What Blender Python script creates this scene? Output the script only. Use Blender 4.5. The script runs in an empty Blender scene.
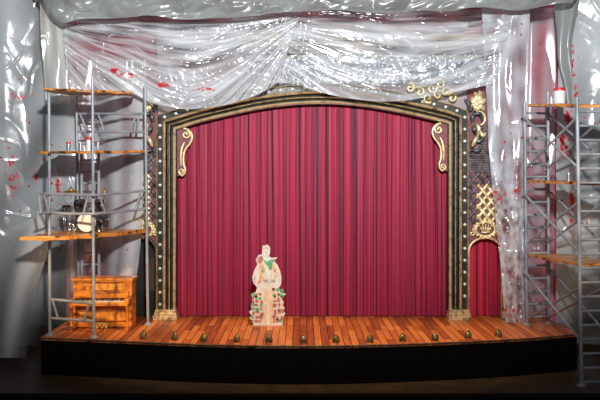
import bpy, bmesh, math, random
import numpy as np
from mathutils import Vector, Matrix
random.seed(7)
PI = math.pi
SC = bpy.context.scene
COL = SC.collection
CAM_Y, CAM_Z, F = -14.0, 2.76, 700.0

# ------------------------------------------------------------------ measuring helpers
def P(px, py, Y):                       # point at depth Y seen at that spot of the photograph
    d = Y - CAM_Y
    return Vector(((px - 300) * d / F, Y, CAM_Z - (py - 180) * d / F))
def PZ(px, py, z):                      # same, but on a horizontal level z
    d = (CAM_Z - z) * F / (py - 180)
    return Vector(((px - 300) * d / F, CAM_Y + d, z))
def V(*a): return Vector(a)

# ------------------------------------------------------------------ noise (numpy)
def _hash(ix, iy, seed):
    h = (ix.astype(np.int64) * 374761393 + iy.astype(np.int64) * 668265263 + seed * 1442695041) & 0x7fffffff
    h = ((h ^ (h >> 13)) * 1274126177) & 0x7fffffff
    return (h ^ (h >> 16)) & 0xffff
def pn(x, y, seed=0):
    x = np.asarray(x, float); y = np.asarray(y, float)
    ix = np.floor(x).astype(int); iy = np.floor(y).astype(int)
    fx = x - ix; fy = y - iy
    def g(dx, dy):
        a = _hash(ix + dx, iy + dy, seed) / 65536.0 * 2 * PI
        return np.cos(a) * (fx - dx) + np.sin(a) * (fy - dy)
    sx = fx * fx * fx * (fx * (fx * 6 - 15) + 10); sy = fy * fy * fy * (fy * (fy * 6 - 15) + 10)
    a = g(0, 0) * (1 - sx) + g(1, 0) * sx
    b = g(0, 1) * (1 - sx) + g(1, 1) * sx
    return (a * (1 - sy) + b * sy) * 1.5
def crinkle(x, y, seed, f=1.0):         # sharp creases of a crumpled film
    wx = x + .35 * pn(x * .8 * f, y * .8 * f, seed + 11) / f
    wy = y + .35 * pn(x * .8 * f, y * .8 * f, seed + 12) / f
    r = .55 * np.abs(pn(wx * 1.1 * f, wy * 1.1 * f, seed))
    r += .28 * np.abs(pn(wx * 2.3 * f + 5, wy * 2.1 * f, seed + 1))
    r += .13 * np.abs(pn(wx * 5.1 * f, wy * 4.7 * f + 3, seed + 2))
    r += .05 * np.abs(pn(wx * 11 * f, wy * 10 * f, seed + 3))
    return r
def tri(x): return np.abs(((x / PI) % 2) - 1) * 2 - 1
def sm(x, a, b):
    t = np.clip((x - a) / (b - a), 0, 1); return t * t * (3 - 2 * t)

# ------------------------------------------------------------------ materials
MATS = {}
def nt(name):
    m = bpy.data.materials.new(name); m.use_nodes = True
    t = m.node_tree; b = t.nodes['Principled BSDF']
    return m, t, b
def N(t, typ, **kw):
    n = t.nodes.new(typ)
    for k, v in kw.items():
        if k.startswith('i_'):
            n.inputs[int(k[2:]) if k[2:].isdigit() else k[2:].replace('_', ' ')].default_value = v
        else: setattr(n, k, v)
    return n
def ramp(t, stops, interp='LINEAR'):
    r = t.nodes.new('ShaderNodeValToRGB'); cr = r.color_ramp; cr.interpolation = interp
    while len(cr.elements) < len(stops): cr.elements.new(.5)
    for e, (p, c) in zip(cr.elements, stops):
        e.position = p; e.color = (*c, 1) if len(c) == 3 else c
    return r
def mapped(t, scale, coord='Object', rot=(0, 0, 0)):
    tc = N(t, 'ShaderNodeTexCoord'); mp = N(t, 'ShaderNodeMapping')
    mp.inputs['Scale'].default_value = scale; mp.inputs['Rotation'].default_value = rot
    t.links.new(tc.outputs[coord], mp.inputs[0]); return mp.outputs[0]
def noisy(name, c1, c2, scale=(4, 4, 4), rough=.5, metal=0, lo=.35, hi=.65, detail=5, bump=0., spec=.5, c3=None, p3=.8):
    if name in MATS: return MATS[name]
    m, t, b = nt(name)
    n = N(t, 'ShaderNodeTexNoise', i_Scale=1., i_Detail=detail, i_Roughness=.6)
    t.links.new(mapped(t, scale), n.inputs['Vector'])
    st = [(lo, c1), (hi, c2)]
    if c3: st.append((p3, c3))
    r = ramp(t, st); t.links.new(n.outputs['Fac'], r.inputs[0]); t.links.new(r.outputs[0], b.inputs['Base Color'])
    b.inputs['Roughness'].default_value = rough; b.inputs['Metallic'].default_value = metal
    b.inputs['Specular IOR Level'].default_value = spec
    if bump:
        bp = N(t, 'ShaderNodeBump', i_Strength=bump, i_Distance=.02)
        t.links.new(n.outputs['Fac'], bp.inputs['Height']); t.links.new(bp.outputs[0], b.inputs['Normal'])
    MATS[name] = m; return m

def plastic(name, alpha, tint=(.82, .84, .85), rough=.2, gain=1.0, spots=.5):
    """thin polythene film: partly clear, partly milky, with a glossy skin and red paint splashes"""
    m, t, b = nt(name); t.nodes.remove(b)
    L = t.links.new; out = t.nodes['Material Output']
    vec = mapped(t, (1, 1, 1))
    # splashes: fine dots + smears where the attribute says paint was thrown
    at = N(t, 'ShaderNodeAttribute', attribute_name='paint')
    vo = N(t, 'ShaderNodeTexVoronoi', i_Scale=6.5, i_Randomness=1.0); L(vec, vo.inputs['Vector'])
    sep = N(t, 'ShaderNodeSeparateColor'); L(vo.outputs['Color'], sep.inputs[0])
    siz = N(t, 'ShaderNodeMath', operation='MULTIPLY_ADD'); L(sep.outputs[0], siz.inputs[0]); siz.inputs[1].default_value = .2; siz.inputs[2].default_value = -.2 + .2 * spots
    sz2 = N(t, 'ShaderNodeMath', operation='MULTIPLY_ADD'); L(at.outputs['Fac'], sz2.inputs[0]); sz2.inputs[1].default_value = .10; L(siz.outputs[0], sz2.inputs[2])
    dot = N(t, 'ShaderNodeMath', operation='LESS_THAN'); L(vo.outputs['Distance'], dot.inputs[0]); L(sz2.outputs[0], dot.inputs[1])
    n1 = N(t, 'ShaderNodeTexNoise', i_Scale=7., i_Detail=7., i_Roughness=.72); L(vec, n1.inputs['Vector'])
    ad = N(t, 'ShaderNodeMath', operation='MULTIPLY_ADD'); L(at.outputs['Fac'], ad.inputs[0]); ad.inputs[1].default_value = .46; L(n1.outputs['Fac'], ad.inputs[2])
    smr = N(t, 'ShaderNodeMapRange'); L(ad.outputs[0], smr.inputs[0])
    smr.inputs[1].default_value = .74; smr.inputs[2].default_value = .84
    pm = N(t, 'ShaderNodeMath', operation='MAXIMUM'); L(dot.outputs[0], pm.inputs[0]); L(smr.outputs[0], pm.inputs[1])
    col = N(t, 'ShaderNodeMix', data_type='RGBA'); L(pm.outputs[0], col.inputs[0])
    col.inputs[6].default_value = (*tint, 1); col.inputs[7].default_value = (.72, .03, .045, 1)
    # milky / clear mixture
    mk = N(t, 'ShaderNodeAttribute', attribute_name='milk')
    am = N(t, 'ShaderNodeMath', operation='ADD', use_clamp=True); L(mk.outputs['Fac'], am.inputs[0]); am.inputs[1].default_value = alpha
    lw = N(t, 'ShaderNodeLayerWeight', i_Blend=.35)
    af = N(t, 'ShaderNodeMath', operation='MULTIPLY_ADD', use_clamp=True); L(lw.outputs['Facing'], af.inputs[0]); af.inputs[1].default_value = .55; L(am.outputs[0], af.inputs[2])
    ap = N(t, 'ShaderNodeMath', operation='MULTIPLY_ADD', use_clamp=True); L(pm.outputs[0], ap.inputs[0]); ap.inputs[1].default_value = .45; L(af.outputs[0], ap.inputs[2])
    tr = N(t, 'ShaderNodeBsdfTransparent'); tr.inputs[0].default_value = (.95, .95, .95, 1)
    df = N(t, 'ShaderNodeBsdfDiffuse'); L(col.outputs[2], df.inputs[0]); 
    tl = N(t, 'ShaderNodeBsdfTranslucent'); L(col.outputs[2], tl.inputs[0])
    md = N(t, 'ShaderNodeMixShader', i_0=.3); L(df.outputs[0], md.inputs[1]); L(tl.outputs[0], md.inputs[2])
    mx = N(t, 'ShaderNodeMixShader'); L(ap.outputs[0], mx.inputs[0]); L(tr.outputs[0], mx.inputs[1]); L(md.outputs[0], mx.inputs[2])
    gl = N(t, 'ShaderNodeBsdfGlossy', i_Roughness=rough); gl.inputs[0].default_value = (1, 1, 1, 1)
    fa = N(t, 'ShaderNodeLayerWeight', i_Blend=.5)
    p5 = N(t, 'ShaderNodeMath', operation='POWER'); L(fa.outputs['Facing'], p5.inputs[0]); p5.inputs[1].default_value = 4.
    fm = N(t, 'ShaderNodeMath', operation='MULTIPLY_ADD', use_clamp=True); L(p5.outputs[0], fm.inputs[0]); fm.inputs[1].default_value = .5; fm.inputs[2].default_value = .045 * gain
    m2 = N(t, 'ShaderNodeMixShader'); L(fm.outputs[0], m2.inputs[0]); L(mx.outputs[0], m2.inputs[1]); L(gl.outputs[0], m2.inputs[2])
    L(m2.outputs[0], out.inputs[0]); return m

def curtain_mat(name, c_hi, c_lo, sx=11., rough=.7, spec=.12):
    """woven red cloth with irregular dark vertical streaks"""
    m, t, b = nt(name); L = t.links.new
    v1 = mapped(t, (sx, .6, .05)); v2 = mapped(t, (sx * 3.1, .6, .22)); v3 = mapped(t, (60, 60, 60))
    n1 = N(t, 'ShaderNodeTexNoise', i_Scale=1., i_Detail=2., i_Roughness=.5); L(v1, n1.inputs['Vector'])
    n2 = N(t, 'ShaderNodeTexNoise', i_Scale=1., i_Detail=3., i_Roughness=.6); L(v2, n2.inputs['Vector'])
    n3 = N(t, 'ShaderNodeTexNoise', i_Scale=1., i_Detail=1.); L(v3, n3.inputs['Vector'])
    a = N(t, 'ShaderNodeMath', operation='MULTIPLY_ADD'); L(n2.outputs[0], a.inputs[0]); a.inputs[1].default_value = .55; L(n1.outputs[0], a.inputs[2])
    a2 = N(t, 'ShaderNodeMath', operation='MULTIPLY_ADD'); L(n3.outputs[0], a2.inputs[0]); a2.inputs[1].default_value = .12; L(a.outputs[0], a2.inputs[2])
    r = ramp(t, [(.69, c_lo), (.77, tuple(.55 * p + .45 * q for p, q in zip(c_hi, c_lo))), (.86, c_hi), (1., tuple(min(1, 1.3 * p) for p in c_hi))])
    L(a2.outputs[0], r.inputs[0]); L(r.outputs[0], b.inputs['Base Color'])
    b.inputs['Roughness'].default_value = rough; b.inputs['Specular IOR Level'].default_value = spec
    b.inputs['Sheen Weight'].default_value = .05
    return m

def plank_mat():
    m, t, b = nt('stage planks'); L = t.links.new
    v = mapped(t, (1, 1, 1), rot=(0, 0, PI / 2))
    br = N(t, 'ShaderNodeTexBrick', i_Scale=1., offset=.37, offset_frequency=2, squash=1.)
    br.inputs['Color1'].default_value = (0, 0, 0, 1); br.inputs['Color2'].default_value = (1, 1, 1, 1); br.inputs['Mortar'].default_value = (.5, .5, .5, 1)
    br.inputs['Mortar Size'].default_value = .006; br.inputs['Brick Width'].default_value = 1.15; br.inputs['Row Height'].default_value = .125
    br.inputs['Bias'].default_value = 0.; L(v, br.inputs['Vector'])
    n = N(t, 'ShaderNodeTexNoise', i_Scale=1., i_Detail=6., i_Roughness=.6); L(mapped(t, (14, 1.2, 4)), n.inputs['Vector'])
    a = N(t, 'ShaderNodeMath', operation='MULTIPLY_ADD'); L(n.outputs[0], a.inputs[0]); a.inputs[1].default_value = .7
    sp = N(t, 'ShaderNodeSeparateColor'); L(br.outputs['Color'], sp.inputs[0]); 
    h = N(t, 'ShaderNodeMath', operation='MULTIPLY'); L(sp.outputs[0], h.inputs[0]); h.inputs[1].default_value = .55
    L(h.outputs[0], a.inputs[2])
    r = ramp(t, [(.2, (.16, .036, .014)), (.45, (.42, .10, .028)), (.7, (.68, .19, .045)), (.95, (.82, .28, .075))])
    L(a.outputs[0], r.inputs[0])
    mx = N(t, 'ShaderNodeMix', data_type='RGBA'); L(br.outputs['Fac'], mx.inputs[0]); L(r.outputs[0], mx.inputs[6]); mx.inputs[7].default_value = (.035, .010, .006, 1)
    L(mx.outputs[2], b.inputs['Base Color']); b.inputs['Roughness'].default_value = .45; b.inputs['Specular IOR Level'].default_value = .3
    return m

def speckled(name, base, dots, rough, scale=16., thr=.17, metal=0., frac=.35):
    m, t, b = nt(name); L = t.links.new
    v = mapped(t, (1, 1, 1))
    vo = N(t, 'ShaderNodeTexVoronoi', i_Scale=scale); L(v, vo.inputs['Vector'])
    sp = N(t, 'ShaderNodeSeparateColor'); L(vo.outputs['Color'], sp.inputs[0])
    g = N(t, 'ShaderNodeMath', operation='GREATER_THAN'); L(sp.outputs[0], g.inputs[0]); g.inputs[1].default_value = 1 - frac
    d = N(t, 'ShaderNodeMath', operation='LESS_THAN'); L(vo.outputs['Distance'], d.inputs[0]); d.inputs[1].default_value = thr
    k = N(t, 'ShaderNodeMath', operation='MULTIPLY'); L(g.outputs[0], k.inputs[0]); L(d.outputs[0], k.inputs[1])
    n = N(t, 'ShaderNodeTexNoise', i_Scale=3., i_Detail=6.); L(v, n.inputs['Vector'])
    r = ramp(t, [(.3, tuple(.65 * c for c in base)), (.7, tuple(1.3 * c for c in base))]); L(n.outputs[0], r.inputs[0])
    mx = N(t, 'ShaderNodeMix', data_type='RGBA'); L(k.outputs[0], mx.inputs[0]); L(r.outputs[0], mx.inputs[6]); mx.inputs[7].default_value = (*dots, 1)
    L(mx.outputs[2], b.inputs['Base Color']); b.inputs['Roughness'].default_value = rough; b.inputs['Metallic'].default_value = metal
    return m

M_gold = noisy('antique gold', (.16, .11, .05), (.88, .72, .40), (9, 9, 9), .36, .55, .30, .52, bump=.3)
M_goldhi = noisy('bright gilding', (.40, .27, .09), (.97, .80, .44), (8, 8, 8), .36, .45, .26, .5, bump=.3)
M_dark = noisy('blackened moulding', (.016, .015, .014), (.075, .06, .04), (8, 8, 8), .4, .3, .35, .7, bump=.3, c3=(.55, .40, .17), p3=.72)
M_pewter = noisy('dark pewter paint', (.03, .033, .035), (.22, .23, .23), (8, 8, 8), .38, .5, .35, .68, bump=.3)
M_pearl = noisy('pearl stud', (.85, .86, .86), (.95, .95, .93), (3, 3, 3), .15)
M_maroon = noisy('maroon wall paint', (.34, .06, .09), (.46, .10, .13), (2, 2, 2), .6)
M_maroon2 = noisy('maroon panel paint', (.20, .045, .06), (.30, .10, .10), (5, 5, 5), .55, lo=.4, hi=.7)
M_black = speckled('scuffed black paint', (.0035, .0028, .0022), (.08, .045, .02), .6, 20., .06, 0, .1); M_black.node_tree.nodes['Principled BSDF'].inputs['Specular IOR Level'].default_value = .12
M_basefl = noisy('dark brown base board', (.022, .013, .007), (.05, .03, .014), (3, 3, 3), .55, spec=.3)
M_room = noisy('charcoal room wall', (.03, .03, .032), (.05, .05, .05), (2, 2, 2), .8)
M_steel = speckled('grey scaffold tube', (.35, .375, .40), (.62, .12, .38), .42, 9., .17, .15, .24)
M_board = noisy('orange stained board', (.035, .015, .006), (.70, .25, .035), (2.5, 8, 8), .36, 0, .38, .50, 6, .2, c3=(.80, .36, .08), p3=.75)
M_piano = noisy('orange brown varnished wood', (.13, .032, .006), (.82, .27, .032), (3.5, 3.5, 13), .3, 0, .32, .56, 8, .1)
M_pianopanel = noisy('golden panel wood', (.22, .05, .010), (.90, .36, .05), (9, 4, 5), .32, 0, .32, .58, 8, .1)  # lighter golden wood for the piano panels
M_ivory = noisy('white keys', (.72, .66, .52), (.85, .80, .68), (6, 6, 6), .3)
M_ebony = noisy('black keys', (.01, .01, .01), (.02, .02, .02), (6, 6, 6), .3)
M_brass = noisy('worn brass', (.28, .16, .035), (.86, .60, .18), (14, 14, 14), .3, .8, .3, .6, bump=.2)
M_dbrass = noisy('dull dark brass', (.10, .065, .02), (.50, .36, .12), (14, 14, 14), .34, .75, .35, .7, bump=.2)
M_cym = noisy('cymbal bronze', (.55, .30, .05), (.85, .55, .12), (9, 9, 2), .3, .75)
M_drumblk = noisy('black drum shell', (.012, .012, .013), (.06, .06, .06), (9, 9, 9), .25)
M_chrome = noisy('chrome', (.55, .56, .58), (.75, .76, .78), (9, 9, 9), .2, .9)
M_dhead = noisy('drum skin', (.80, .74, .62), (.88, .85, .80), (5, 5, 5), .35)
M_white = noisy('white tub', (.80, .80, .79), (.88, .88, .87), (6, 6, 6), .4)
M_redp = noisy('red paint', (.60, .02, .03), (.75, .04, .04), (6, 6, 6), .3)
M_tin = noisy('tin', (.45, .46, .48), (.7, .71, .72), (9, 9, 9), .3, .8)
M_card = noisy('cream card', (.74, .68, .56), (.86, .82, .72), (12, 12, 12), .7)
M_cream = noisy('printed pale cream', (.72, .58, .46), (.88, .80, .68), (14, 14, 14), .7)
M_skin = noisy('printed skin', (.86, .72, .60), (.93, .83, .74), (20, 20, 20), .7)
M_hair = noisy('printed blond hair', (.60, .46, .26), (.88, .80, .62), (20, 20, 20), .7)
M_vest = noisy('printed floral vest', (.74, .26, .12), (.90, .62, .38), (16, 16, 16), .7)
M_green = noisy('printed green', (.05, .33, .13), (.20, .55, .30), (16, 16, 16), .7)
M_rose = noisy('printed rust flowers', (.34, .09, .05), (.70, .34, .24), (18, 18, 18), .7)
M_tan = noisy('printed tan trousers', (.78, .48, .24), (.90, .72, .50), (14, 14, 8), .7)
M_grey = noisy('printed grey', (.24, .24, .22), (.62, .60, .54), (20, 20, 20), .7)
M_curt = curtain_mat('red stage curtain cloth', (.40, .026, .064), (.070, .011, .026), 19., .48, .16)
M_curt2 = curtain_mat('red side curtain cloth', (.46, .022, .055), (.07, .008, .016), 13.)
M_foil = noisy('silvered relief', (.30, .34, .37), (.72, .76, .78), (6, 6, 6), .3, .3, bump=.6)
M_tanm = noisy('tan cornice paint', (.40, .30, .20), (.66, .56, .42), (2, 4, 12), .5)
M_plank = plank_mat()

# ------------------------------------------------------------------ mesh helpers
def link(name, me, mat, parent=None, smooth=False, label=None):
    me.materials.append(mat)
    if smooth:
        me.polygons.foreach_set('use_smooth', [True] * len(me.polygons))
    o = bpy.data.objects.new(name, me); COL.objects.link(o)
    if parent:
        o.parent = parent
        o.matrix_parent_inverse = Matrix.Translation(-parent.location)
    if label: o['label'] = label
    return o
def obj(name, bm, mat, parent=None, smooth=False, label=None, sharp=None):
    bmesh.ops.recalc_face_normals(bm, faces=bm.faces)
    me = bpy.data.meshes.new(name); bm.to_mesh(me); bm.free()
    o = link(name, me, mat, parent, smooth, label)
    if smooth and sharp is not None:
        me.set_sharp_from_angle(angle=math.radians(sharp))
    return o
def thing(name, label, cat, loc, group=None):
    o = bpy.data.objects.new(name, None); COL.objects.link(o); o.location = loc; o.empty_display_size = .1
    o['label'] = label; o['category'] = cat
    if group: o['group'] = group
    return o
def tag(o, label, cat, group=None, kind=None):
    o['label'] = label; o['category'] = cat
    if group: o['group'] = group
    if kind: o['kind'] = kind
    return o
def box(bm, lo, hi, bev=0.0):
    r = bmesh.ops.create_cube(bm, size=1)['verts']
    lo, hi = Vector(lo), Vector(hi)
    for v in r:
        v.co = Vector(((v.co.x + .5) * (hi.x - lo.x) + lo.x, (v.co.y + .5) * (hi.y - lo.y) + lo.y, (v.co.z + .5) * (hi.z - lo.z) + lo.z))
    if bev:
        es = list({e for v in r for e in v.link_edges})
        bmesh.ops.bevel(bm, geom=es, offset=bev, segments=2, affect='EDGES', profile=.7)
    return bm
def tube(bm, pts, rad, seg=8, flat=1.0, flatdir=None, cap=True):
    """sweep along pts; rad is a number or a list; flat<1 squashes it along flatdir"""
    pts = [Vector(p) for p in pts]; n = len(pts)
    rs = rad if isinstance(rad, (list, tuple)) else [rad] * n
    rings = []; up = None
    for i, p in enumerate(pts):
        a = pts[max(0, i - 1)]; b = pts[min(n - 1, i + 1)]
        t = (b - a).normalized()
        if up is None:
            up = flatdir.copy() if flatdir else (V(0, 0, 1) if abs(t.z) < .9 else V(0, 1, 0))
        if flatdir: up = flatdir.copy()
        s = t.cross(up)
        if s.length < 1e-6: s = t.orthogonal()
        s.normalize(); u = s.cross(t).normalized(); up = u
        rings.append([bm.verts.new(p + (s * math.cos(2 * PI * k / seg) + u * math.sin(2 * PI * k / seg) * flat) * rs[i]) for k in range(seg)])
    for r0, r1 in zip(rings, rings[1:]):
        for k in range(seg):
            bm.faces.new((r0[k], r0[(k + 1) % seg], r1[(k + 1) % seg], r1[k]))
    if cap:
        bm.faces.new(rings[0][::-1]); bm.faces.new(rings[-1])
    return bm
def lathe(bm, prof, c, axis=(0, 0, 1), seg=20):
    """revolve (radius, height) pairs about an axis through c"""
    ax = Vector(axis).normalized(); s = ax.orthogonal().normalized(); u = ax.cross(s)
    c = Vector(c); rings = []
    for r, h in prof:
        if r < 1e-5: rings.append([bm.verts.new(c + ax * h)])
        else: rings.append([bm.verts.new(c + ax * h + (s * math.cos(2 * PI * k / seg) + u * math.sin(2 * PI * k / seg)) * r) for k in range(seg)])
    for a, b in zip(rings, rings[1:]):
        for k in range(seg):
            k2 = (k + 1) % seg
            if len(a) == 1 and len(b) == 1: continue
            if len(a) == 1: bm.faces.new((a[0], b[k2], b[k]))
            elif len(b) == 1: bm.faces.new((a[k], a[k2], b[0]))
            else: bm.faces.new((a[k], a[k2], b[k2], b[k]))
    return bm
def plate(bm, pts, thick):
    """extrude a closed outline (xz, at its own Y) away from the viewer"""
    f = [bm.verts.new(p) for p in pts]; b = [bm.verts.new(Vector(p) + V(0, thick, 0)) for p in pts]
    n = len(f); ff = bm.faces.new(f); bf = bm.faces.new(b[::-1])
    for i in range(n): bm.faces.new((f[i], b[i], b[(i + 1) % n], f[(i + 1) % n]))
    ff.normal_update(); bf.normal_update(); bmesh.ops.triangulate(bm, faces=[ff, bf], ngon_method='EAR_CLIP')
    return bm
def slab(bm, pts, dz):
    top = [bm.verts.new(p) for p in pts]; bot = [bm.verts.new(Vector(p) - V(0, 0, dz)) for p in pts]
    n = len(top); a = bm.faces.new(top); b = bm.faces.new(bot[::-1])
    for i in range(n): bm.faces.new((top[i], bot[i], bot[(i + 1) % n], top[(i + 1) % n]))
    a.normal_update(); b.normal_update(); bmesh.ops.triangulate(bm, faces=[a, b], ngon_method='EAR_CLIP'); return bm
def smoothline(pts, n=8):
    """Catmull-Rom through pts"""
    pts = [Vector(p) for p in pts]; out = []
    for i in range(len(pts) - 1):
        p0 = pts[max(0, i - 1)]; p1 = pts[i]; p2 = pts[i + 1]; p3 = pts[min(len(pts) - 1, i + 2)]
        for k in range(n):
            t = k / n
            out.append(.5 * ((2 * p1) + (p2 - p0) * t + (2 * p0 - 5 * p1 + 4 * p2 - p3) * t * t + (3 * p1 - p0 - 3 * p2 + p3) * t ** 3))
    out.append(pts[-1]); return out
def spiral(c, r0, turns, start, sgn, Y, n=26, r1=.15):
    return [V(c[0] + (r0 + (r1 * r0 - r0) * k / n) * math.cos(start + sgn * turns * 2 * PI * k / n), Y, c[1] + (r0 + (r1 * r0 - r0) * k / n) * math.sin(start + sgn * turns * 2 * PI * k / n)) for k in range(n + 1)]
def gridmesh(name, X, paint=None, milk=None):
    nv, nu, _ = X.shape
    me = bpy.data.meshes.new(name)
    idx = np.arange(nv * nu).reshape(nv, nu)
    q = np.stack([idx[:-1, :-1], idx[:-1, 1:], idx[1:, 1:], idx[1:, :-1]], -1).reshape(-1, 4)
    me.from_pydata(X.reshape(-1, 3).tolist(), [], q.tolist())
    if paint is not None:
        a = me.attributes.new('paint', 'FLOAT', 'POINT'); a.data.foreach_set('value', paint.reshape(-1).astype(np.float32))
    if milk is not None:
        a = me.attributes.new('milk', 'FLOAT', 'POINT'); a.data.foreach_set('value', milk.reshape(-1).astype(np.float32))
    return me

# ------------------------------------------------------------------ the room
def struct(name, bm, m):
    o = obj(name, bm, m); o['kind'] = 'structure'; return o
ZB = -0.65                                  # level of the dark base board, stage boards are z = 0
bm = bmesh.new(); box(bm, (-9, -2.8, ZB - 1.6), (9, 2.4, ZB)); struct('floor', bm, M_basefl)
bm = bmesh.new(); box(bm, (-9, 2.4, ZB - 1.6), (9, 2.55, 7.5)); struct('wall_back', bm, M_room)
bm = bmesh.new(); box(bm, (-4.85, .55, ZB), (5.36, .65, 6.6)); struct('wall_stage', bm, M_maroon)
bm = bmesh.new(); box(bm, (-9, -2.86, ZB - 1.6), (9, -2.8, ZB - .02)); struct('trim_front', bm, M_black)

# ------------------------------------------------------------------ the stage platform
front = [(41, 337.3), (75, 338.8), (110, 340.2), (150, 342), (190, 343.6), (225, 344.6), (262, 345.3), (300, 345.5), (340, 345.3), (375, 344.5), (412, 343.4), (450, 342), (485, 340.4), (520, 338.5), (548, 336.4), (577, 333.5)]
fr = smoothline([PZ(x, y, 0) for x, y in front], 4)
st = thing('stage_platform', 'low black stage with bowed front and reddish plank floor under the red curtain', 'stage', (.2, -1, ZB))
bm = bmesh.new(); ring = fr + [V(fr[-1].x - .05, .5, 0), V(fr[0].x, .5, 0)]
slab(bm, [p + V(0, 0, 0) for p in ring], .05); obj('plank_floor', bm, M_plank, st)
bm = bmesh.new(); ring2 = [p - V(0, 0, .05) for p in ring]
slab(bm, ring2, -ZB - .05); obj('riser', bm, M_black, st)
bm = bmesh.new(); tube(bm, [p + V(0, -.004, -.012) for p in fr], .014, 6)
obj('front_edge_strip', bm, noisy('worn dark edge', (.03, .02, .015), (.18, .11, .07), (6, 6, 6), .5), st, True)

# ------------------------------------------------------------------ proscenium arch
pro = thing('proscenium_arch', 'black and gold ornate arch framing the red curtain', 'arch', (.24, 0, 0))
arch = [(182.5, 128.8), (197, 124.2), (215, 119.6), (235, 115), (257, 110.4), (280, 107), (303, 105), (325, 104.6), (347, 105.6), (370, 108.2), (394, 112.4), (415, 116.8), (433, 121), (444, 123.6)]
ipath = [P(177, 319, 0)] + [P(177, y, 0) for y in (270, 220, 170, 140)] + [P(177, 130.5, 0)]
ipath += smoothline([P(x, y, 0) for x, y in arch], 3)
ipath += [P(447.5, 125, 0)] + [P(447.5, y, 0) for y in (140, 170, 220, 270)] + [P(447.5, 319, 0)]
ipath[0].z = ipath[-1].z = 0.0
def offs(path, d):
    """outward offset of the inner line in the x-z plane"""
    out = []; n = len(path)
    for i, p in enumerate(path):
        def nrm(a, b):
            t = (b - a); t.normalize(); return V(-t.z, 0, t.x)
        ns = []
        if i: ns.append(nrm(path[i - 1], p))
        if i < n - 1: ns.append(nrm(p, path[i + 1]))
        m = sum(ns, V(0, 0, 0)); m.normalize()
        k = 1 / max(.55, m.dot(ns[0]))
        out.append(p + m * d * k)
    return out
def band(name, prof, mat, lab=None, sm_=True):
    """prof: (outward offset, towards the viewer)"""
    bm = bmesh.new(); cols = []
    for d, y in prof:
        cols.append([bm.verts.new(q + V(0, -y, 0)) for q in offs(ipath, d)])
    for a, b in zip(cols, cols[1:]):
        for i in range(len(a) - 1): bm.faces.new((a[i], a[i + 1], b[i + 1], b[i]))
    for e in (0, -1):
        bm.faces.new([c[e] for c in cols])
    o = obj(name, bm, mat, pro, sm_, lab, 40); return o
def half(d0, d1, y0, h, n=6): return [(d0 + (d1 - d0) * k / n, y0 + h * math.sin(PI * k / n)) for k in range(n + 1)]
u = .02
band('inner_return', [(0, -.12), (0, .04), (.4 * u, .06), (1 * u, .06)], M_dark)
band('inner_bead', half(.6 * u, 3.8 * u, .05, .06), M_goldhi, 'bright gilt bead')
band('inner_cove', [(3.3 * u, .06)] + [(3.3 * u + 2.8 * u * k / 6, .07 + .05 * k / 6 - .05 * math.sin(PI * k / 6)) for k in range(7)], M_dark)
band('middle_bead', half(6 * u, 7.4 * u, .11, .035), M_gold)
band('outer_cove', [(7.2 * u, .12)] + [(7.2 * u + 2.6 * u * k / 6, .12 + .05 * k / 6 - .05 * math.sin(PI * k / 6)) for k in range(7)], M_dark)
band('outer_bead', half(9.6 * u, 12.8 * u, .15, .06), M_gold)
band('stud_band', [(12.6 * u, .15), (13 * u, .13), (18 * u, .13), (18.4 * u, .1)], M_dark)
band('outer_lip', half(18.2 * u, 19.8 * u, .10, .05) + [(19.8 * u, -.12)], M_gold)
# pearl studs at even spacing along the stud band
sp = offs(ipath, 15.6 * u)
acc = 0; L_ = [0]
for a, b in zip(sp, sp[1:]): acc += (b - a).length; L_.append(acc)
step = .236; ns = int((acc - .3) / step)
stud0 = bmesh.new(); lathe(stud0, [(.026, 0), (.031, .012), (.031, .02), (.026, .034), (.015, .045), (0, .048)], (0, 0, 0), (0, -1, 0), 12)
me_st = None
for k in range(ns):
    s = .30 + k * step
    i = max(j for j in range(len(L_)) if L_[j] <= s); i = min(i, len(sp) - 2)
    q = sp[i].lerp(sp[i + 1], (s - L_[i]) / (L_[i + 1] - L_[i])) + V(0, -.128, 0)
    if me_st is None:
        o = obj('pearl_stud', stud0, M_pearl, pro, True); me_st = o.data; o['label'] = 'white pearl stud'
    else:
        o = bpy.data.objects.new('pearl_stud', me_st); COL.objects.link(o); o.parent = pro; o['label'] = 'white pearl stud'
        o.matrix_parent_inverse = Matrix.Translation(-pro.location)
    o.location = q
# gold leaf patches between studs
# plinth blocks
for x0, x1 in ((155.5, 179), (446, 468.5)):
    a = P(x0, 319, 0).x; b = P(x1, 319, 0).x
    bm = bmesh.new(); box(bm, (a, -.26, 0), (b, .02, .09), .014); box(bm, (a + .015, -.245, .09), (b - .015, .02, .15), .02); box(bm, (a + .03, -.225, .15), (b - .03, .02, .20), .012)
    obj('plinth', bm, M_gold, pro, True, None, 35)

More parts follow.
